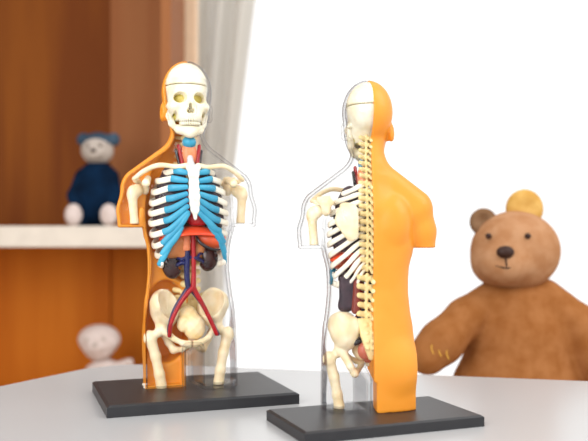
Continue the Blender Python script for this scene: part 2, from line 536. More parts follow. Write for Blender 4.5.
# ---- outer body
TW = [(-5, 54.5), (0, 54.5), (20, 53), (43, 50.5), (70, 47), (98, 43), (115, 41.2), (130, 41.2), (142, 42), (152, 44.5), (161, 47), (175, 47), (190, 47), (205, 44), (215, 36), (226, 24), (240, 15)]
TD = [(-5, 26), (0, 26), (20, 27), (40, 27.5), (70, 28), (100, 25.5), (120, 25), (150, 28), (180, 30), (200, 28), (215, 22), (226, 17), (240, 13)]
def smooth_table(T, z):
    xs = np.array([a for a, _ in T], float); ys = np.array([b for _, b in T], float)
    zz = np.arange(xs[0], xs[-1] + 1); yy = np.interp(zz, xs, ys)
    k = np.hanning(13); k /= k.sum()
    yp = np.convolve(np.pad(yy, 6, mode='edge'), k, mode='valid')
    return np.interp(z, zz, yp)
def body(P):
    X, Y, Z = P
    w = smooth_table(TW, Z); dd = smooth_table(TD, Z)
    e = 2.35
    q = ((np.abs(X) / w) ** e + (np.abs(Y) / dd) ** e) ** (1 / e)
    f = (q - 1) * np.minimum(w, dd) * 0.9
    f = np.maximum(f, Z - 228)
    for s in (-1, 1):
        f = smin(f, cone(P, (s * 9, 4, 240), (s * 48, 3, 203), 11, 17.5), 8)
        arm = chain(P, [(s * 50, 2, 197, 17.5), (s * 56, 1, 178, 14.2), (s * 60.5, 0, 150, 10.4)], 6)
        f = smin(f, arm, 4)
        f = smin(f, ell(P, (s * 22, 17, 188), (17, 15, 24)), 6)          # shoulder blade
        f = smin(f, ell(P, (s * 24, 13, 44), (24, 16, 26)), 10)          # buttock
        f = smin(f, ell(P, (s * 20, -15, 188), (20, 15, 16)), 6)         # chest
    # hollow down the spine
    f = smax(f, -cone(P, (0, 45, 100), (0, 43, 205), 12, 10), 8)
    # neck
    f = smin(f, cone(P, (0, 5, 205), (0, 3, 262), 20, 16.5), 9)
    # head
    h = ell(P, (0, 3, 297), (25.2, 28.5, 32))
    h = smin(h, ell(P, (0, -6, 274), (21, 21, 25)), 8)
    h = smin(h, cone(P, (0, -19, 256), (0, -16, 262), 7, 10), 6)
    h = smin(h, cone(P, (0, -25, 285), (0, -31, 274), 2.5, 4), 4)          # nose
    h = smin(h, ell(P, (0, -24, 263.5), (6.5, 4, 3.5)), 3)                 # lips
    h = smin(h, ell(P, (0, -22, 292), (15, 6, 3.5)), 5)                    # brow
    for s in (-1, 1):
        Q = tilt(P, (s * 24, 5, 277), 'x', 12)
        ear = smin(ell(tilt(Q, (s * 24, 5, 277), 'z', s * 18), (s * 24.2, 6, 277), (3.2, 6.8, 9.5)), ell(Q, (s * 21, 3, 276), (4, 4, 7)), 3)
        ear = smax(ear, -ell(Q, (s * 29, 2, 278), (3.6, 4, 6)), 1.5)
        h = smin(h, ear, 2.5)
    f = smin(f, h, 5)
    # arm stubs end flat, and there is a free gap under the armpits
    f = smax(f, np.where(np.abs(X) > 45.5, 161 - Z, -9.0), 1.0)
    f = smax(f, -cone(P, (-46.5, 0, 140), (-46.5, 0, 178), 3, 0.5) + 0 * Z, 1.0)
    f = smax(f, -cone(P, (46.5, 0, 140), (46.5, 0, 178), 3, 0.5) + 0 * Z, 1.0)
    # the slot between the legs
    gap = np.abs(X) - (5.6 - 0.11 * Y)
    slot = smax(gap, Z - 44 + 0.3 * np.abs(Y + 20), 3)
    f = smax(f, -slot, 2)
    f = smax(f, -Z, 0.6)
    return f
H = 1.35
lo, hi = (-76, -42, -4), (76, 42, 336)
ax = [np.arange(l, u + H, H) for l, u in zip(lo, hi)]
G = np.meshgrid(*ax, indexing='ij')
FB = body(G)
# even out the distance near the surface
gx, gy, gz = np.gradient(FB, H)
FB = FB / np.clip(np.sqrt(gx ** 2 + gy ** 2 + gz ** 2), 0.4, 2.0)
TH = 3.0
shell = np.maximum(FB, -(FB + TH))
# the orange half is solid at shoulder, flank, neck and leg and hollow only where ribs, skull and hip bone sit
ribs_room = ell(G, (0, 0, 178), (42, 60, 72))
head_room = ell(G, (0, 0, 290), (40, 60, 52))
hip_room = ell(G, (-22, 0, 66), (24, 60, 42))
room = np.minimum(np.minimum(ribs_room, head_room), hip_room)
room = smin(G[1] - 5.0, room, 3.0)
cavity = np.maximum(FB + TH, room)
orange = np.maximum(np.maximum(np.maximum(FB, -cavity), G[0]), -(G[1] + 3.0))
clear = np.maximum(shell, np.minimum(1.2 - G[0], G[1] + 4.6))
EX = slice(None)
me = nets('orange_body_shell', None, lo, hi, H, S, pre=orange)
o_orange = part('orange_body_shell', me, M['orange'], label='solid orange back half shell of the right side of the body')
me = nets('clear_body_shell', None, lo, hi, H, S, pre=clear)
part('clear_body_shell', me, M['clear'], label='clear transparent front and left side of the body')

# ---- skull
SKX = -1.0
def skull_all(P):
    f = ell(P, (0, 4, 300.5), (21.3, 25, 25))
    f = smin(f, ell(P, (0, -7, 281), (18.3, 17, 20)), 6)
    f = smin(f, ell(P, (0, -15.5, 270), (11.5, 9.5, 9)), 5)
    for s in (-1, 1):
        f = smin(f, ell(P, (s * 15, -14, 279.5), (3.8, 6.5, 3.2)), 6)      # cheek bone
        f = smin(f, cone(P, (s * 17.5, -10, 281), (s * 18.8, 4, 282), 2.2, 2.0), 3)
        f = smax(f, -ell(P, (s * 22.5, -8, 293), (2.2, 8, 6)), 4)          # temple
        f = smax(f, -ell(P, (s * 9.4, -28, 288), (6.3, 26, 5.6)), 1.2)     # eye socket
        f = smax(f, -ell(P, (s * 13.4, -14, 269), (1.9, 14, 5.6)), 1.2)    # hollow beside the teeth
    nose = smin(ell(P, (-1.7, -27, 274.8), (2.1, 12, 2.6)), ell(P, (1.7, -27, 274.8), (2.1, 12, 2.6)), 1.0)
    nose = smin(nose, ell(P, (0, -27, 279), (1.7, 12, 3.6)), 1.5)
    f = smax(f, -nose, 0.8)
    return smax(f, 266.6 - P[2], 0.6)
def cap_f(P): return np.maximum(skull_all(P), -(P[2] - 301.8))
def cran_f(P): return np.maximum(skull_all(P), P[2] - 301.0)
def jaw_f(P):
    f = chain(P, [(-17.6, 1, 283, 2.4), (-16.8, -2, 272, 3.2), (-14.6, -6, 264.5, 3.7), (-9.5, -13.5, 258.5, 4.5), (0, -17.6, 255.5, 5.4), (9.5, -13.5, 258.5, 4.5), (14.6, -6, 264.5, 3.7), (16.8, -2, 272, 3.2), (17.6, 1, 283, 2.4)], 1.5)
    f = smin(f, ell(P, (0, -20, 254.5), (6.5, 4, 4)), 4)
    f = smin(f, ell(P, (0, -13.5, 257.5), (11, 9.6, 5.0)), 3)
    f = smax(f, np.minimum(P[2] - 262.6, 12.5 - np.abs(P[0])), 0.6)
    return f
def at_skull(o):
    o.location = (SKX * S, 0, -0.03 * 262 * S)
    o.scale = (1.05, 1.03, 1.03)
    return o
sk = at_skull(part('skull', nets('skull', cran_f, (-27, -34, 262), (27, 34, 304), 0.7, S), M['skull']))
part('skull_cap', nets('skull_cap', cap_f, (-27, -34, 299), (27, 34, 330), 0.9, S), M['skull'], sk)
part('jaw', nets('jaw', jaw_f, (-26, -32, 244), (26, 10, 288), 0.75, S), M['skull'], sk)
part('skull_lining', nets('skull_lining', lambda P: smin(ell(P, (0, 2, 289), (18, 15, 11)), ell(P, (0, -4, 272), (14.6, 9.5, 8)), 4), (-20, -24, 260), (20, 22, 305), 1.3, S), M['socket'], sk, 'yellow plastic seen inside the eye sockets')
def teeth(zc, hh, rad):
    bm = bmesh.new()
    for i in range(12):
        a = math.radians(-66 + 132 * i / 11)
        x, y = rad * 1.08 * math.sin(a), -14.5 - (rad - 0.2) * math.cos(a)
        mt = Matrix.Translation((x * S, y * S, zc * S)) @ Matrix.Rotation(a, 4, 'Z') @ Matrix.Diagonal((1.95 * S, 2.4 * S, hh * S, 1))
        r = bmesh.ops.create_cube(bm, size=1, matrix=mt)
        bmesh.ops.bevel(bm, geom=list({e for v in r['verts'] for e in v.link_edges}), offset=0.4 * S, segments=2, affect='EDGES')
    return bm
part('upper_teeth', teeth(266.9, 4.0, 9.2), M['skull'], sk)
part('lower_teeth', teeth(262.9, 3.6, 8.9), M['skull'], sk)

# ---- spine
def vert_f(P):
    f = ell(P, (0, -5, 0), (6.8, 6, 3.6))
    f = smax(f, np.abs(P[2]) - 2.5, 0.8)
    for s in (-1, 1):
        f = smin(f, cone(P, (s * 3.5, 1, 0.2), (s * 9.8, 4.2, 1.0), 2.1, 2.2), 1.2)
        f = smin(f, cone(P, (s * 3, 2, -2.4), (s * 3.2, 3.5, 2.6), 1.5, 1.5), 1.2)
    f = smin(f, cone(P, (0, 3, 0.5), (0, 10.5, -3.2), 2.0, 1.7), 1.5)
    f = smax(f, -cone(P, (0, 1.4, -9), (0, 1.4, 9), 1.6, 1.6), 0.5)
    return f
vme = nets('vertebra', vert_f, (-14, -13, -8), (14, 15, 8), 0.62, S)
VZ = [270 - 6.2 * i for i in range(7)]
VZ += [225 - 7.55 * i for i in range(12)]
VZ += [131 - 9.0 * i for i in range(5)]
for i, z in enumerate(VZ):
    if i < 7: y, s, sz = 7 + 0.9 * abs(i - 3), 0.95, 0.92
    elif i < 19: y, s, sz = 11.5 + 3.0 * math.sin((i - 7) / 11 * PI), 1.08, 1.15
    else: y, s, sz = 13 - 4.0 * math.sin((i - 19) / 4 * PI * 0.6), 1.25, 1.35
    o = link_mesh('vertebra', vme, M['vertebra'], ROOT)
    o.location = (0, y * S, z * S)
    o.scale = (s, s, sz)
    o.rotation_euler = (math.radians([0, -4, 6][0 if i < 7 else (1 if i < 19 else 2)]), 0, 0)

# ---- ribs and costal cartilage
W  = [25, 32, 36, 38, 39, 39, 38, 36, 33, 30, 25, 19]
ZL = [215, 207, 196, 185, 175, 165, 154, 143, 133, 124, 119, 117]
ZB = [224, 216, 209, 201, 193.5, 186, 178, 170.5, 163, 155.5, 148, 140.5]
XJ = [17, 20, 23, 25, 26.5, 27.5, 28.5, 29.5, 30, 30]
ZJ = [216.5, 208.5, 199, 188.5, 177.5, 167, 156, 145, 134.5, 126]
for s in (-1, 1):
    for i in range(12):
        w, zl, zb = W[i], ZL[i], ZB[i]
        ra, rb = 1.5, (3.1 if i < 10 else 2.1)
        dz = zb - zl
        yb = 12.0
        pts = [(s * 5, yb, zb, 1.4, 1.9), (s * (6 + w * 0.28), yb + 6.5, zb - dz * 0.26, ra, rb * 0.82), (s * w * 0.72, yb + 2, zb - dz * 0.60, ra, rb * 0.8), (s * w * 0.97, yb - 8, zb - dz * 0.92, ra, rb * 0.93)]
        if i < 10:
            pts += [(s * w, -2, zl, ra, rb), (s * (w * 0.95), -11, zl - 0.5, ra, rb), (s * (XJ[i] + (3.5 if s > 0 and i > 6 else 0)), -20 if not (s > 0 and i > 6) else -16, ZJ[i], ra, rb)]
        else:
            pts += [(s * w * 1.0, 0, zl, 0.9, 1.3)]
        bm = bmesh.new(); tube(bm, pts, 5, 10, sc=S)
        rib = part('rib', bm, M['rib'])
        if i < 10:
            q = 3.0 if (s > 0 and i > 4) else 0.0
            y0 = -20
            if i < 7:
                ze = [214, 206, 200, 193.5, 187.5, 181.5, 175.5][i]
                zm = ZJ[i] + (ze - ZJ[i]) * [0.4, 0.4, 0.3, 0.22, 0.2, 0.2, 0.2][i]
                cp = [(s * XJ[i], -20, ZJ[i], 1.9, 3.5), (s * (XJ[i] * 0.66 + 2), -24.5, zm, 1.9, 3.4), (s * (6.0 - 0.35 * max(0, i - 3)), -27.5, ze, 1.8, 2.6)]
            elif s > 0 and i == 7:
                cp = [(32.5, -18, 145, 1.9, 3.1), (27, -21, 154, 1.9, 3.2), (16, -25.5, 166, 1.9, 2.9), (6, -27.5, 174.5, 1.7, 2.2)]
            elif s > 0 and i == 8:
                cp = [(34, -15.5, 134.5, 1.9, 3.0), (31.5, -18, 142, 1.9, 3.2), (24.5, -22, 152, 1.9, 3.0), (16, -25, 162, 1.6, 2.2)]
            elif s > 0:
                cp = [(35, -13, 125, 1.5, 2.3), (33.5, -15.5, 132, 1.9, 3.0), (30, -18.5, 141.5, 1.8, 2.8), (25, -21.5, 149, 1.5, 2.0)]
            elif i == 7:
                cp = [(s * 29.5, -20, 145, 1.9, 3.1), (s * (22 + q), -23, 153, 1.9, 3.3), (s * (11 + q), -26.5, 165, 1.9, 3.0), (s * 5, -27.5, 174, 1.7, 2.2)]
            elif i == 8:
                cp = [(s * 30, -20, 134.5, 1.9, 3.0), (s * (25 + q), -22, 141, 1.9, 3.4), (s * (17 + q), -24, 151, 1.9, 3.3), (s * (11 + q), -26, 161, 1.6, 2.2)]
            else:
                cp = [(s * 33, -17, 124, 1.5, 2.3), (s * 29, -20, 131, 1.9, 3.2), (s * (23 + q), -22, 142, 1.8, 3.0), (s * (18 + q), -24, 149, 1.5, 2.0)]
            bm = bmesh.new(); tube(bm, cp, 6, 10, sc=S)
            part('rib_cartilage', bm, M['cartilage'], rib, 'bright blue cartilage at the front end of the rib')

def st_f(P):
    w = np.interp(P[2], [166, 172, 178, 190, 204, 210, 220, 224], [0.5, 2.2, 4.5, 5.6, 5.0, 5.0, 7.4, 6.5])
    xx = np.abs(P[0] - (1.5 * (220 - P[2]) / 50)) - w
    f = smax(smax(xx, np.abs(P[1] + 28.3) - 1.9, 1.2), np.maximum(P[2] - 222, 167 - P[2]), 1.5)
    return f - 0.25 * np.sin(P[2] * 0.9)
part('breastbone', nets('breastbone', st_f, (-11, -34, 163), (12, -22, 226), 0.7, S), M['sternum'], label='long white breastbone with rough surface')

# ---- shoulder girdle, arms
for s in (-1, 1):
    bm = bmesh.new()
    tube(bm, [(s * 5, -24, 221, 3.2, 3.2), (s * 16, -23, 220, 2.2, 2.4), (s * 32, -20, 221.5, 2.2, 2.5), (s * 45, -13, 216.5, 2.6, 2.4), (s * 55, -7, 208.5, 3.0, 2.2)], 6, 10, sc=S)
    part('collarbone', bm, M['bone'])
    def scap(P):
        Q = [s * P[0], P[1], P[2]]
        # triangular blade following the back of the rib cage
        x, z = Q[0], Q[2]
        a = 14.5 - x
        b = (x - (21 + (z - 163) * 0.68)) * 0.83
        c = z - 216 + 0.10 * (x - 16)
        d2 = smax(smax(a, b, 4), smax(c, 161.5 - z, 5), 4)
        yc = 26.0 - 0.012 * (x - 12) ** 2
        yc = np.maximum(yc, 8)
        f = smax(d2, np.abs(Q[1] - yc) - 1.5, 1.0)
        f = smin(f, chain(Q, [(18, 22.5, 203, 1.6), (34, 20, 205.5, 2.6), (47, 10, 207, 3.2), (53, 0, 207.5, 2.4)], 1.5), 2.5)
        f = smax(f, body(P) + TH + 0.3, 1.0)
        f = smin(f, ell(Q, (43, 8, 200), (5, 6, 7)), 3)
        f = smin(f, chain(Q, [(41, 8, 208, 3), (41, -4, 209, 3), (44, -13, 204.5, 4.2)], 2), 2)
        return f
    lo_ = (12, -20, 160) if s > 0 else (-62, -20, 160)
    hi_ = (62, 32, 220) if s > 0 else (-12, 32, 220)
    part('shoulder_blade', nets('shoulder_blade', scap, lo_, hi_, 0.9, S), M['bone'])
    def hum(P):
        Q = [s * P[0], P[1], P[2]]
        f = ell(Q, (51, 1, 198), (6, 6.5, 6.5))
        f = smin(f, ell(Q, (56, -1, 195.5), (5.2, 6.2, 7)), 3)
        f = smin(f, cone(Q, (56, -1, 192), (54, -1, 163.5), 4.6, 3.9), 4)
        f = smin(f, cone(Q, (54, -1, 168), (54, -1, 165.2), 3.8, 4.2), 2)
        return smax(f, 164.5 - Q[2], 0.6)
    lo_ = (42, -12, 160) if s > 0 else (-66, -12, 160)
    hi_ = (66, 12, 213) if s > 0 else (-42, 12, 213)
    part('upper_arm_bone', nets('upper_arm_bone', hum, lo_, hi_, 0.85, S), M['bone'])

# ---- lungs, heart, diaphragm
for s in (-1, 1):
    def lung(P):
        Q = [s * P[0], P[1], P[2]]
        f = ell(Q, (16, -3, 188), (17.5, 16, 36))
        f = smin(f, ell(Q, (19, -2, 170), (16.5, 16, 22)), 6)
        f = smax(f, 154 + 0.3 * (Q[0] - 15) - Q[2] + 0 * Q[0], 3)
        f = smax(f, -(Q[0] - 3), 2)
        f = smax(f, -ell(P, (5, -14, 175), (15, 15, 17)), 1)
        w = 0.7 * np.sin(Q[2] * 0.55 + Q[0] * 0.35)
        return f + w * 0.6
    part('lung', nets('lung', lung, (-38, -22, 148), (38, 24, 226), 1.3, S), M['lung'])
def heart(P):
    f = ell(tilt(P, (5, -15, 174), 'y', -25), (5, -15, 174), (12, 10, 15))
    f = smin(f, cone(P, (0, -14, 184), (-2, -12, 196), 6, 4), 4)
    return smax(f, 162 - P[2], 2)
part('heart', nets('heart', heart, (-12, -29, 156), (24, 0, 205), 1.0, S), M['heart'])
def dia(P):
    f = ell(P, (3, -6, 148.5), (34, 23, 14.5))
    zc = 152.5 - 0.0016 * (P[0] - 3) ** 2 * 3
    f = smax(f, (zc - P[2]), 2)
    f = smax(f, -ell(P, (0, 14, 150), (9, 14, 30)), 2)
    return f
part('diaphragm', nets('diaphragm', dia, (-34, -30, 138), (38, 22, 168), 1.0, S), M['diaphragm'], label='orange-red dome below the lungs')
def liver(P):
    f = ell(tilt(P, (20, -13, 147.5), 'y', 14), (20, -13, 147.5), (14.5, 10, 8))
    return f
part('spleen_lobe', nets('spleen_lobe', liver, (2, -26, 134), (38, 2, 160), 1.0, S), M['liver'], label='orange lobe under the diaphragm')
bm = bmesh.new(); tube(bm, [(4, -18, 153, 1.0, 1.0), (7, -21.5, 146, 1.6, 1.6), (13, -23, 141.3, 1.7, 1.6), (21, -22, 138.2, 1.4, 1.3), (28, -19, 138, 0.8, 0.8)], 6, 8, sc=S)
part('lobe_edge', bm, M['gland'], label='dark curved edge of the orange lobe')
def stom(P):
    f = ell(tilt(P, (-15, -8, 143), 'y', 35), (-15, -8, 143), (10, 9, 15))
    f = smin(f, ell(P, (-8, -8, 135), (6, 6, 7)), 4)
    f = smin(f, ell(P, (8, -5, 138), (8, 6, 10)), 3)
    return smax(f, P[2] - 152.5, 1)
part('stomach', nets('stomach', stom, (-36, -22, 120), (22, 6, 158), 1.1, S), M['stomach'])
def gullet(P):
    return smax(cone(P, (-5, -12, 153), (-5, -11, 138), 4.4, 4.8), np.abs(P[2] - 145) - 8, 1) - 0.2 * np.sin(P[2] * 1.4)
part('gullet', nets('gullet', gullet, (-14, -20, 132), (4, -2, 157), 0.9, S), M['peach'])

# ---- kidneys and vessels
for s in (-1, 1):
    def kid(P):
        Q = tilt(P, (s * 17.5, -5, 121), 'y', s * 8)
        c = (s * 18, -5, 122.5 if s < 0 else 129)
        f = ell(Q, c, (9.8, 6.5, 13.4 if s < 0 else 13))
        f = smax(f, -ell(Q, (s * 8.2, -6, c[2] - 2), (4.2, 9, 4)), 1.5)
        return f
    part('kidney', nets('kidney', kid, (min(s * 5, s * 30), -14, 104), (max(s * 5, s * 30), 6, 142), 0.8, S), M['kidney'])
bm = bmesh.new()
tube(bm, [(-3.5, -12, 142, 2.9, 2.9), (-4.2, -12, 125, 2.9, 2.9), (-4.0, -12, 108, 2.9, 2.9), (-2.5, -12.5, 99, 3.0, 3.0)], 6, 12, up=(0, 1, 0), sc=S)
tube(bm, [(-4, -12.5, 124, 1.8, 1.8), (-9, -13, 125.5, 1.9, 2.2), (-14, -10, 123, 1.8, 2.2)], 5, 10, sc=S)
tube(bm, [(-4, -11.5, 132, 1.5, 1.5), (-9, -13, 129, 1.5, 1.7), (-13, -10, 130, 1.4, 1.6)], 5, 10, sc=S)
tube(bm, [(-2, -11, 131, 1.6, 1.8), (4, -15.0, 130, 1.8, 1.9), (9, -12, 128, 1.8, 2.2), (13, -9, 126, 1.6, 2)], 5, 10, sc=S)
tube(bm, [(6, -14.0, 130, 1.2, 1.2), (9, -12, 134, 1.2, 1.4), (13, -8, 134, 1.2, 1.2)], 5, 10, sc=S)
tube(bm, [(-2.5, -11.5, 101, 2.8, 2.8), (3, -11.5, 95, 2.5, 2.5), (12, -11, 82, 2.3, 2.3), (20, -10.5, 66, 2.1, 2.1), (27.3, -10, 52, 1.9, 1.9)], 6, 10, sc=S)
tube(bm, [(-2.5, -11.5, 101, 2.8, 2.8), (-8, -11.5, 93, 2.5, 2.5), (-17, -11, 78, 2.3, 2.3), (-22, -10.5, 62, 2.1, 2.1), (-22.2, -10, 53, 1.9, 1.9)], 6, 10, sc=S)
part('main_vein', bm, M['vein'], label='navy blue vein with kidney and leg branches')
bm = bmesh.new()
tube(bm, [(2, -13, 162, 2.3, 2.3), (2.3, -13.5, 140, 2.4, 2.4), (2.3, -14, 115, 2.5, 2.5), (1.5, -14.5, 98, 2.9, 2.9)], 6, 12, up=(0, 1, 0), sc=S)
tube(bm, [(1.5, -14.5, 101, 2.7, 2.7), (5, -14.8, 94, 2.5, 2.5), (12, -14.5, 81.5, 2.2, 2.2), (18.5, -14, 68, 2.1, 2.1), (25.3, -13, 52.5, 2.0, 2.0)], 6, 10, sc=S)
tube(bm, [(1.5, -14.5, 101, 2.7, 2.7), (-4, -14.8, 95.5, 2.5, 2.5), (-13, -14.5, 83, 2.2, 2.2), (-20.5, -14, 67, 2.1, 2.1), (-22.5, -13, 53, 2.0, 2.0)], 6, 10, sc=S)
part('main_artery', bm, M['artery'], label='red artery forking towards the legs')

# ---- throat
bm = bmesh.new()
def thy(P): return smax(ell(P, (0, -8, 246), (7, 8, 6.5)), -ell(P, (0, -17, 253), (3, 4, 3)), 1)
part('voice_box', nets('voice_box', thy, (-10, -20, 236), (10, 2, 255), 0.8, S), M['cartilage'], label='blue cartilage of the throat')
def thr(P):
    return smax(ell(P, (0, -5, 233), (8.5, 8, 15)), np.abs(P[2] - 233) - 10, 1.5)
part('throat_muscle', nets('throat_muscle', thr, (-11, -16, 218), (11, 6, 248), 0.9, S), M['peach'])
def trach(P):
    f = cone(P, (0, -11, 230), (0, -17, 219), 3.2, 3.4)
    return smin(f, ell(P, (0, -15, 223), (4.5, 3, 3.5)), 1.5) - 0.25 * np.sin(P[2] * 2.2)
part('windpipe', nets('windpipe', trach, (-7, -24, 212), (7, -4, 236), 0.7, S), M['windpipe'])
for s in (-1, 1):
    bm = bmesh.new(); tube(bm, [(s * 10.5, -7, 243, 1.8, 1.8), (s * 8.8, -9, 232, 1.9, 1.9), (s * 7.2, -11, 221, 1.9, 1.9)], 5, 10, sc=S)
    part('neck_artery', bm, M['artery'])
    bm = bmesh.new(); tube(bm, [(s * 13, -5, 238, 1.6, 1.6), (s * 11.3, -7, 230, 1.7, 1.7), (s * 9.5, -9, 221, 1.7, 1.7)], 5, 10, sc=S)
    part('neck_vein', bm, M['gland'])

# ---- pelvis
for s in (-1, 1):
    def pel(P):
        Q = [s * P[0], P[1], P[2]]
        A = ell(tilt(Q, (24.5, 4, 79), 'y', 10), (24.5, 4, 79), (15, 17, 20))
        B = ell(Q, (18, -12, 90), (14.5, 17, 20))
        A = smin(A, ell(Q, (31, -3, 84), (9, 13, 12)), 3)
        A = smin(A, ell(Q, (16.5, 13, 84), (6, 6, 9)), 3)
        f = smax(A, -B, 1.5) + 0.25 * np.sin(P[0] * 0.5) * np.sin(P[2] * 0.45)
        f = smin(f, ell(Q, (28, 1, 60), (6.5, 7, 7.5)), 4)
        f = smin(f, chain(Q, [(27, 5, 58, 4.5), (20, 9, 44, 3.6), (15, 7, 36.5, 4.0), (9, -4, 38, 2.6), (3, -12, 43, 3.2)], 2), 3)
        f = smin(f, chain(Q, [(27, -3, 58, 4.5), (17, -11, 49.5, 2.6), (9, -14, 45.5, 2.8), (3, -14, 44.5, 3.4)], 2), 3)
        f = smax(f, 0.6 - Q[0], 0.5)
        return f
    lo_ = (0, -24, 28) if s > 0 else (-42, -24, 28)
    hi_ = (42, 26, 104) if s > 0 else (0, 26, 104)
    part('hip_bone', nets('hip_bone', pel, lo_, hi_, 0.95, S), M['bone'])
    def fem(P):
        Q = [s * P[0], P[1], P[2]]
        f = ell(Q, (30, -1, 57), (5.6, 5.6, 5.6))
        f = smin(f, cone(Q, (31, -1, 56), (38, 0, 51), 3.8, 4.2), 2)
        f = smin(f, ell(Q, (40.5, 1, 51), (5.6, 6, 7.5)), 3)
        f = smin(f, chain(Q, [(39, 0, 48, 5.6), (34.5, -1, 32, 4.9), (31, -2, 14, 4.9), (29, -2, 1, 5.6)], 3), 3)
        return smax(f, 0.4 - Q[2], 0.4)
    lo_ = (20, -12, -3) if s > 0 else (-50, -12, -3)
    hi_ = (50, 12, 66) if s > 0 else (-20, 12, 66)
    part('thigh_bone', nets('thigh_bone', fem, lo_, hi_, 0.9, S), M['bone'])
def sac(P):
    w = np.interp(P[2], [50, 60, 75, 92], [2.5, 7, 11.5, 14])
    yc = 12 + 7 * np.sin((92 - P[2]) / 42 * PI * 0.8)
    f = smax(smax(np.abs(P[0]) - w, np.abs(P[1] - yc) - 3.5, 2), np.abs(P[2] - 71) - 21, 3)
    for zz in (86, 78, 70, 63):
        for s in (-1, 1):
            f = smax(f, -ell(P, (s * 5.2, yc - 3.8, zz), (1.8, 2.5, 1.5)), 0.8)
            f = smin(f, ell(P, (s * 5.2, yc + 3.5, zz), (2.2, 1.6, 1.8)), 1)
        f = smin(f, ell(P, (0, yc + 4, zz), (1.5, 2.6, 2.2)), 1)
    return f
part('tailbone', nets('tailbone', sac, (-18, 2, 46), (18, 30, 96), 0.85, S), M['vertebra'])
def blad(P):
    f = ell(P, (4, -6, 60), (11, 9, 13))
    f = smin(f, ell(P, (-2, -3, 74), (9, 6, 8)), 4)
    f = smin(f, ell(P, (-8, -7, 64), (6, 5, 8)), 3)
    return f + 0.35 * np.sin(P[0] * 0.8) * np.sin(P[2] * 0.7)
part('bladder', nets('bladder', blad, (-18, -18, 42), (20, 6, 86), 1.1, S), M['bladder'], label='cream bladder inside the hip bones')
part('rectum', nets('rectum', lambda P: smin(ell(P, (6, 14, 60), (7.5, 6, 9)), ell(P, (2, 10, 52), (5, 5, 5)), 3), (-6, 2, 42), (18, 26, 74), 0.9, S), M['rectum'], label='reddish-brown lump at the back of the hips')
part('gland', nets('gland', lambda P: ell(tilt(P, (14, 13, 69), 'y', 30), (14, 13, 69), (5.5, 4.5, 3.6)), (5, 4, 60), (24, 22, 78), 0.8, S), M['gland'], label='small black lump above the reddish-brown one')
# screws that hold the shells to the base
for (x, y) in ((-45, 3), (43, -10)):
    bm = bmesh.new()
    bmesh.ops.create_cone(bm, cap_ends=True, segments=20, radius1=2.6 * S, radius2=2.6 * S, depth=1.6 * S, matrix=Matrix.Translation((x * S, y * S, 4.2 * S)))
    bmesh.ops.create_cone(bm, cap_ends=True, segments=12, radius1=1.4 * S, radius2=1.4 * S, depth=5 * S, matrix=Matrix.Translation((x * S, y * S, 2.4 * S)))
    o = from_bm('screw', bm, M['screw'] if x > 0 else M['sternum'], ROOT, False)

# base plate: real size, stepped top edge
BW, BD = 0.150, 0.104
bm = bmesh.new()
box(bm, (-BW / 2, -BD / 2, -BASE_T), (BW / 2, BD / 2, -0.0012), 0.0006)
bm2 = bmesh.new()
def chamfer_plate(w, d, z0, z1, z2, c):
    b = bmesh.new()
    rings = []
    for (hw, hd, z) in ((w / 2, d / 2, z0), (w / 2, d / 2, z1), (w / 2 - c, d / 2 - c, z2)):
        rings.append([b.verts.new(v) for v in ((-hw, -hd, z), (hw, -hd, z), (hw, hd, z), (-hw, hd, z))])
    b.faces.new(rings[0][::-1]); b.faces.new(rings[2])
    for A, B in zip(rings[:-1], rings[1:]):
        for k in range(4):
            b.faces.new((A[k], A[(k + 1) % 4], B[(k + 1) % 4], B[k]))
    return b
bm.free(); bm2.free()
base = from_bm('base', chamfer_plate(BW, BD, -BASE_T, -0.0014, 0.0, 0.0022), M['base'], ROOT)
base['label'] = 'black rectangular base with bevelled rim'
base_loc0 = (0, 0)

cL, aL, wL, dL = Vector((-0.0849, 0.6650)), 0.3432, 0.1507, 0.1081
cR, aR, wR, dR = Vector((0.0571, 0.5739)), 0.3695, 0.1368, 0.0740

def copy_tree(o, parent=None):
    c = o.copy()
    COL.objects.link(c)
    c.parent = parent
    for ch in list(o.children):
        copy_tree(ch, c)
    return c
ROOT2 = copy_tree(ROOT)
ROOT2['label'] = 'half orange, half clear anatomy torso on black base, seen from behind with spine'

blk = nets('back_muscle', lambda P: smin(rbox(P, (21, 8, 117), (9.5, 4.5, 17), 4), ell(P, (24, 6, 104), (7, 4, 7)), 4), (8, 0, 92), (36, 16, 140), 0.9, S)
part('back_muscle', blk, M['lung'], ROOT2, 'dark grey mass between the lowest ribs and the hip bone')
blk = nets('loin_muscle', lambda P: cone(P, (13.5, 12.5, 128), (15, 12, 100), 3.4, 4.2), (8, 5, 92), (22, 20, 134), 0.8, S)
part('loin_muscle', blk, material('brown_red_muscle', (128, 52, 40), 0.4, 0.4), ROOT2, 'brown-red strip beside the lower spine')

def place(root, axis_px, depth, yaw, scale, c, a, w, d, roll):
    roll = math.radians(roll)
    root.scale = (scale,) * 3
    x = (axis_px - 294) * depth / F_PX
    root.location = (x, depth, BASE_T * scale)
    root.rotation_euler = (0, roll, yaw)
    b = [o for o in root.children if o.name.startswith('base')][0]
    rel = (Vector((c.x, c.y)) - Vector((x, depth))) / scale
    ca, sa = math.cos(-yaw), math.sin(-yaw)
    b.location = (rel.x * ca - rel.y * sa, rel.x * sa + rel.y * ca, 0)
    b.rotation_euler = (Matrix.Rotation(-roll, 3, 'Y') @ Matrix.Rotation(a - yaw, 3, 'Z')).to_euler()
    b.scale = (w / BW / scale, d / BD / scale, 1)
place(ROOT, 190.0, 0.668, math.radians(18), 1.0, cL, aL, wL, dL, -0.55)
place(ROOT2, 368.0, 0.588, math.radians(180 + 8), 0.885, cR, aR, wR, dR, 0.3)

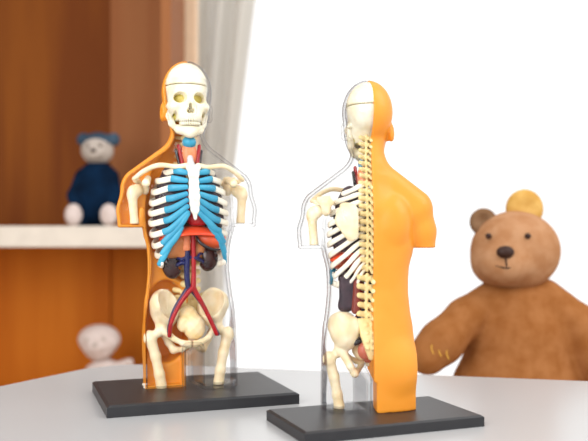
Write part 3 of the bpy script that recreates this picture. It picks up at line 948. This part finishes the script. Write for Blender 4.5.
# ================================================================== TEDDY BEAR at the right
def plush(name, f, lo, hi, h, mat, parent, s, label=None):
    o = link_mesh(name, nets(name, f, lo, hi, h, s), mat, parent)
    if label: o['label'] = label
    return o
# in units of photo pixels at depth 0.95
TS = 0.95 / F_PX
bear = thing('teddy_bear', 'big brown teddy bear sitting behind the table at the right', 'teddy bear', ((512 - 294) * TS, 0.95, 0.135 - (420 - 235) * TS))
# local: x = px - 512, z = 420 - py
def bear_body(P):
    f = ell(P, (8, 0, 72), (54, 42, 64))
    f = smin(f, ell(P, (6, -2, 36), (66, 46, 42)), 14)
    f = smin(f, ell(P, (4, 0, 118), (36, 30, 22)), 12)
    for s, pts in ((-1, [(-20, -4, 122, 18), (-50, -16, 104, 19), (-76, -30, 82, 21), (-90, -34, 70, 19)]),
                   (1, [(30, -4, 122, 20), (62, -14, 96, 20), (80, -26, 60, 22)])):
        f = smin(f, chain(P, pts, 6), 7)
    for s in (-1, 1):
        f = smin(f, chain(P, [(8 + s * 30, -20, 18, 22), (8 + s * 44, -66, 8, 20)], 6), 8)
        f = smin(f, ell(P, (8 + s * 46, -76, 12), (18, 12, 22)), 5)
    return smax(f, -8 - P[2], 3)
plush('body', bear_body, (-118, -100, -12), (112, 52, 148), 3.0, M['plush'], bear, TS)
hd = (2, -4, 170)
def bear_head(P):
    f = ell(P, (hd[0], hd[1], hd[2] - 1), (44, 38, 40))
    f = smin(f, ell(P, (hd[0] - 18, hd[1] - 28, hd[2] - 14), (24, 20, 18)), 10)
    f = smin(f, ell(P, (hd[0] - 22, hd[1] - 8, hd[2] - 14), (22, 24, 20)), 8)
    return f
h_ = plush('head', bear_head, (-58, -64, 118), (56, 42, 218), 2.4, M['plush_face'], bear, TS)
plush('ear', lambda P: smax(ell(P, (-29, -2, 198), (14, 8, 14)), -ell(P, (-31, -11, 199), (9, 6, 9)), 3), (-48, -18, 178), (-8, 12, 216), 1.6, M['plush_grey'], h_, TS)
plush('ear', lambda P: smax(ell(P, (13, 2, 211), (19, 9, 20)), -ell(P, (14, -10, 212), (12, 6, 12)), 3), (-12, -16, 184), (38, 16, 236), 1.8, M['plush_backlit'], h_, TS, 'brown ear coloured golden as if lit from behind')
plush('nose', lambda P: ell(P, (-20, -50.5, 169), (8.5, 5, 6)), (-34, -60, 158), (-6, -42, 178), 1.2, M['nose'], h_, TS)
for (x, y, z) in ((-31, -30.5, 184), (4, -40.5, 184)):
    plush('eye', lambda P: ell(P, (x, y, z), (3, 2.4, 3)), (x - 6, y - 5, z - 6), (x + 6, y + 5, z + 6), 0.8, M['nose'], h_, TS)
bm = bmesh.new(); tube(bm, [(-20, -51.5, 163, .9, .9), (-19, -51.5, 156, .9, .9)], 3, 8, sc=TS); tube(bm, [(-28, -48.5, 156, .9, .9), (-19, -51.5, 154, .9, .9), (-11, -49.5, 156, .9, .9)], 5, 8, sc=TS)
from_bm('mouth', bm, M['nose'], h_, True)
for k in range(3):
    x = -86 + 7 * k
    bm = bmesh.new()
    tube(bm, [(x - 2 , -48.8 - 1.0 * k, 84 - 2.5 * k, .4, .4), (x - 3.5, -52.0 - .5 * k, 79 - 2.5 * k, .4, .4), (x - 1.5, -53.5 - .2 * k, 74 - 2.5 * k, .4, .4)], 5, 6, sc=TS)
    from_bm('claw_stitch', bm, M['stitch'], bear, True)

# stool the bear sits on
sz = 0.135 - (420 - 235) * TS - 8 * TS
st = thing('stool', 'pale wooden stool hidden behind the table under the teddy bear', 'stool', ((512 - 294) * TS + 0.01, 0.93, FLOOR_Z))
bm = bmesh.new(); hgt = sz - FLOOR_Z
bmesh.ops.create_cone(bm, cap_ends=True, segments=48, radius1=0.15, radius2=0.15, depth=0.024, matrix=Matrix.Translation((0, 0, hgt - 0.012)))
from_bm('seat', bm, M['stool_wood'], st)
for k in range(4):
    a = PI / 4 + k * PI / 2
    bm = bmesh.new(); tube(bm, [(0.13 * math.cos(a), 0.13 * math.sin(a), 0.012, 0.012, 0.012), (0.1 * math.cos(a), 0.1 * math.sin(a), hgt - 0.03, 0.014, 0.014)], 4, 12)
    from_bm('leg', bm, M['stool_wood'], st, True)

# ================================================================== TOYS in the bookcase
QS = 1.60 / F_PX
def toy(name, label, cat, cx, zfloor):
    return thing(name, label, cat, ((cx - 294) * QS, 1.60, zfloor))
# blue toy on the shelf: local x = px - 98, z = height above the shelf
t1 = toy('plush_toy', 'dark blue plush toy with a pale round face and white paws on the pale shelf', 'plush toy', 98, SH)
def b1(P):
    f = ell(P, (0, 0, 30), (22, 18, 31))
    f = smin(f, ell(P, (0, 0, 50), (18, 15, 16)), 6)
    for s in (-1, 1):
        f = smin(f, chain(P, [(s * 15, -4, 50, 7), (s * 20, -12, 30, 7), (s * 16, -20, 18, 6)], 4), 4)
        f = smin(f, chain(P, [(s * 12, -6, 9, 9), (s * 15, -22, 8.5, 8)], 4), 4)
    return smax(f, -P[2], 1)
plush('body', b1, (-36, -36, -2), (36, 24, 72), 2.2, M['plush_navy'], t1, QS)
hh = plush('head', lambda P: smin(ell(P, (0, -2, 76), (16, 14, 14.5)), ell(P, (0, -14, 72), (8, 6, 6)), 4), (-20, -24, 56), (20, 16, 96), 1.6, M['plush_pale'], t1, QS, 'pale grey face')
def hat(P):
    f = smax(ell(P, (0, 2, 79), (17.5, 15.5, 15.5)), -(P[2] - 82 - 0.25 * P[1]), 1.5)
    for s in (-1, 1):
        f = smin(f, ell(P, (s * 15, 2, 87), (7, 4, 7)), 2)
    return f
plush('hood', hat, (-26, -18, 74), (26, 22, 99), 1.6, M['plush_blue'], t1, QS, 'blue-grey hood with round ears')
for s in (-1, 1):
    plush('paw', lambda P: ell(P, (s * 17, -27, 11), (8.5, 6, 11)), (min(s * 6, s * 28), -36, -2), (max(s * 6, s * 28), -18, 24), 1.5, M['plush_white'], t1, QS, 'white paw')
    plush('eye', lambda P: ell(P, (s * 6, -15, 79), (1.6, 1.6, 1.6)), (min(s * 3, s * 9), -19, 75), (max(s * 3, s * 9), -12, 83), 0.7, M['nose'], hh, QS)
plush('nose', lambda P: ell(P, (0, -20, 74), (3, 2, 2)), (-5, -24, 70), (5, -16, 78), 0.7, M['nose'], hh, QS)
# white toy below
t2 = toy('plush_toy', 'white plush toy with a big round head in the lower compartment of the bookcase', 'plush toy', 100, SL)
zb = (0.135 - SL) / QS - (342 - 235)      # height of the head centre above the lower shelf, in toy units
def b2(P):
    f = ell(P, (4, 0, zb * 0.36), (20, 17, zb * 0.38))
    for s in (-1, 1):
        f = smin(f, chain(P, [(4 + s * 12, -3, zb - 25, 5), (4 + s * 27, -8, zb - 19, 4.5)], 3), 4) if s > 0 else smin(f, chain(P, [(-8, -3, zb - 28, 5), (-16, -12, zb - 42, 5)], 3), 4)
        f = smin(f, chain(P, [(4 + s * 11, -6, 9, 9), (4 + s * 15, -24, 8, 8)], 4), 4)
    return smax(f, -P[2], 1)
plush('body', b2, (-36, -36, -2), (44, 22, zb), 2.2, M['plush_white'], t2, QS)
hh = plush('head', lambda P: smin(smin(ell(P, (0, -3, zb + 3), (21, 16, 15)), ell(P, (0, -4, zb - 6), (14, 13, 12)), 5), ell(P, (0, -16, zb - 3), (8, 5, 5)), 3), (-28, -26, zb - 24), (28, 18, zb + 24), 1.8, M['plush_white'], t2, QS)
for s in (-1, 1):
    plush('eye', lambda P: ell(P, (s * 8, -18, zb + 5), (2, 1.6, 2)), (min(s * 4, s * 12), -22, zb + 1), (max(s * 4, s * 12), -14, zb + 9), 0.8, M['plush_pale'], hh, QS)
plush('nose', lambda P: ell(P, (0, -21, zb), (2.5, 1.6, 1.8)), (-5, -24, zb - 4), (5, -17, zb + 4), 0.7, M['plush_pale'], hh, QS)
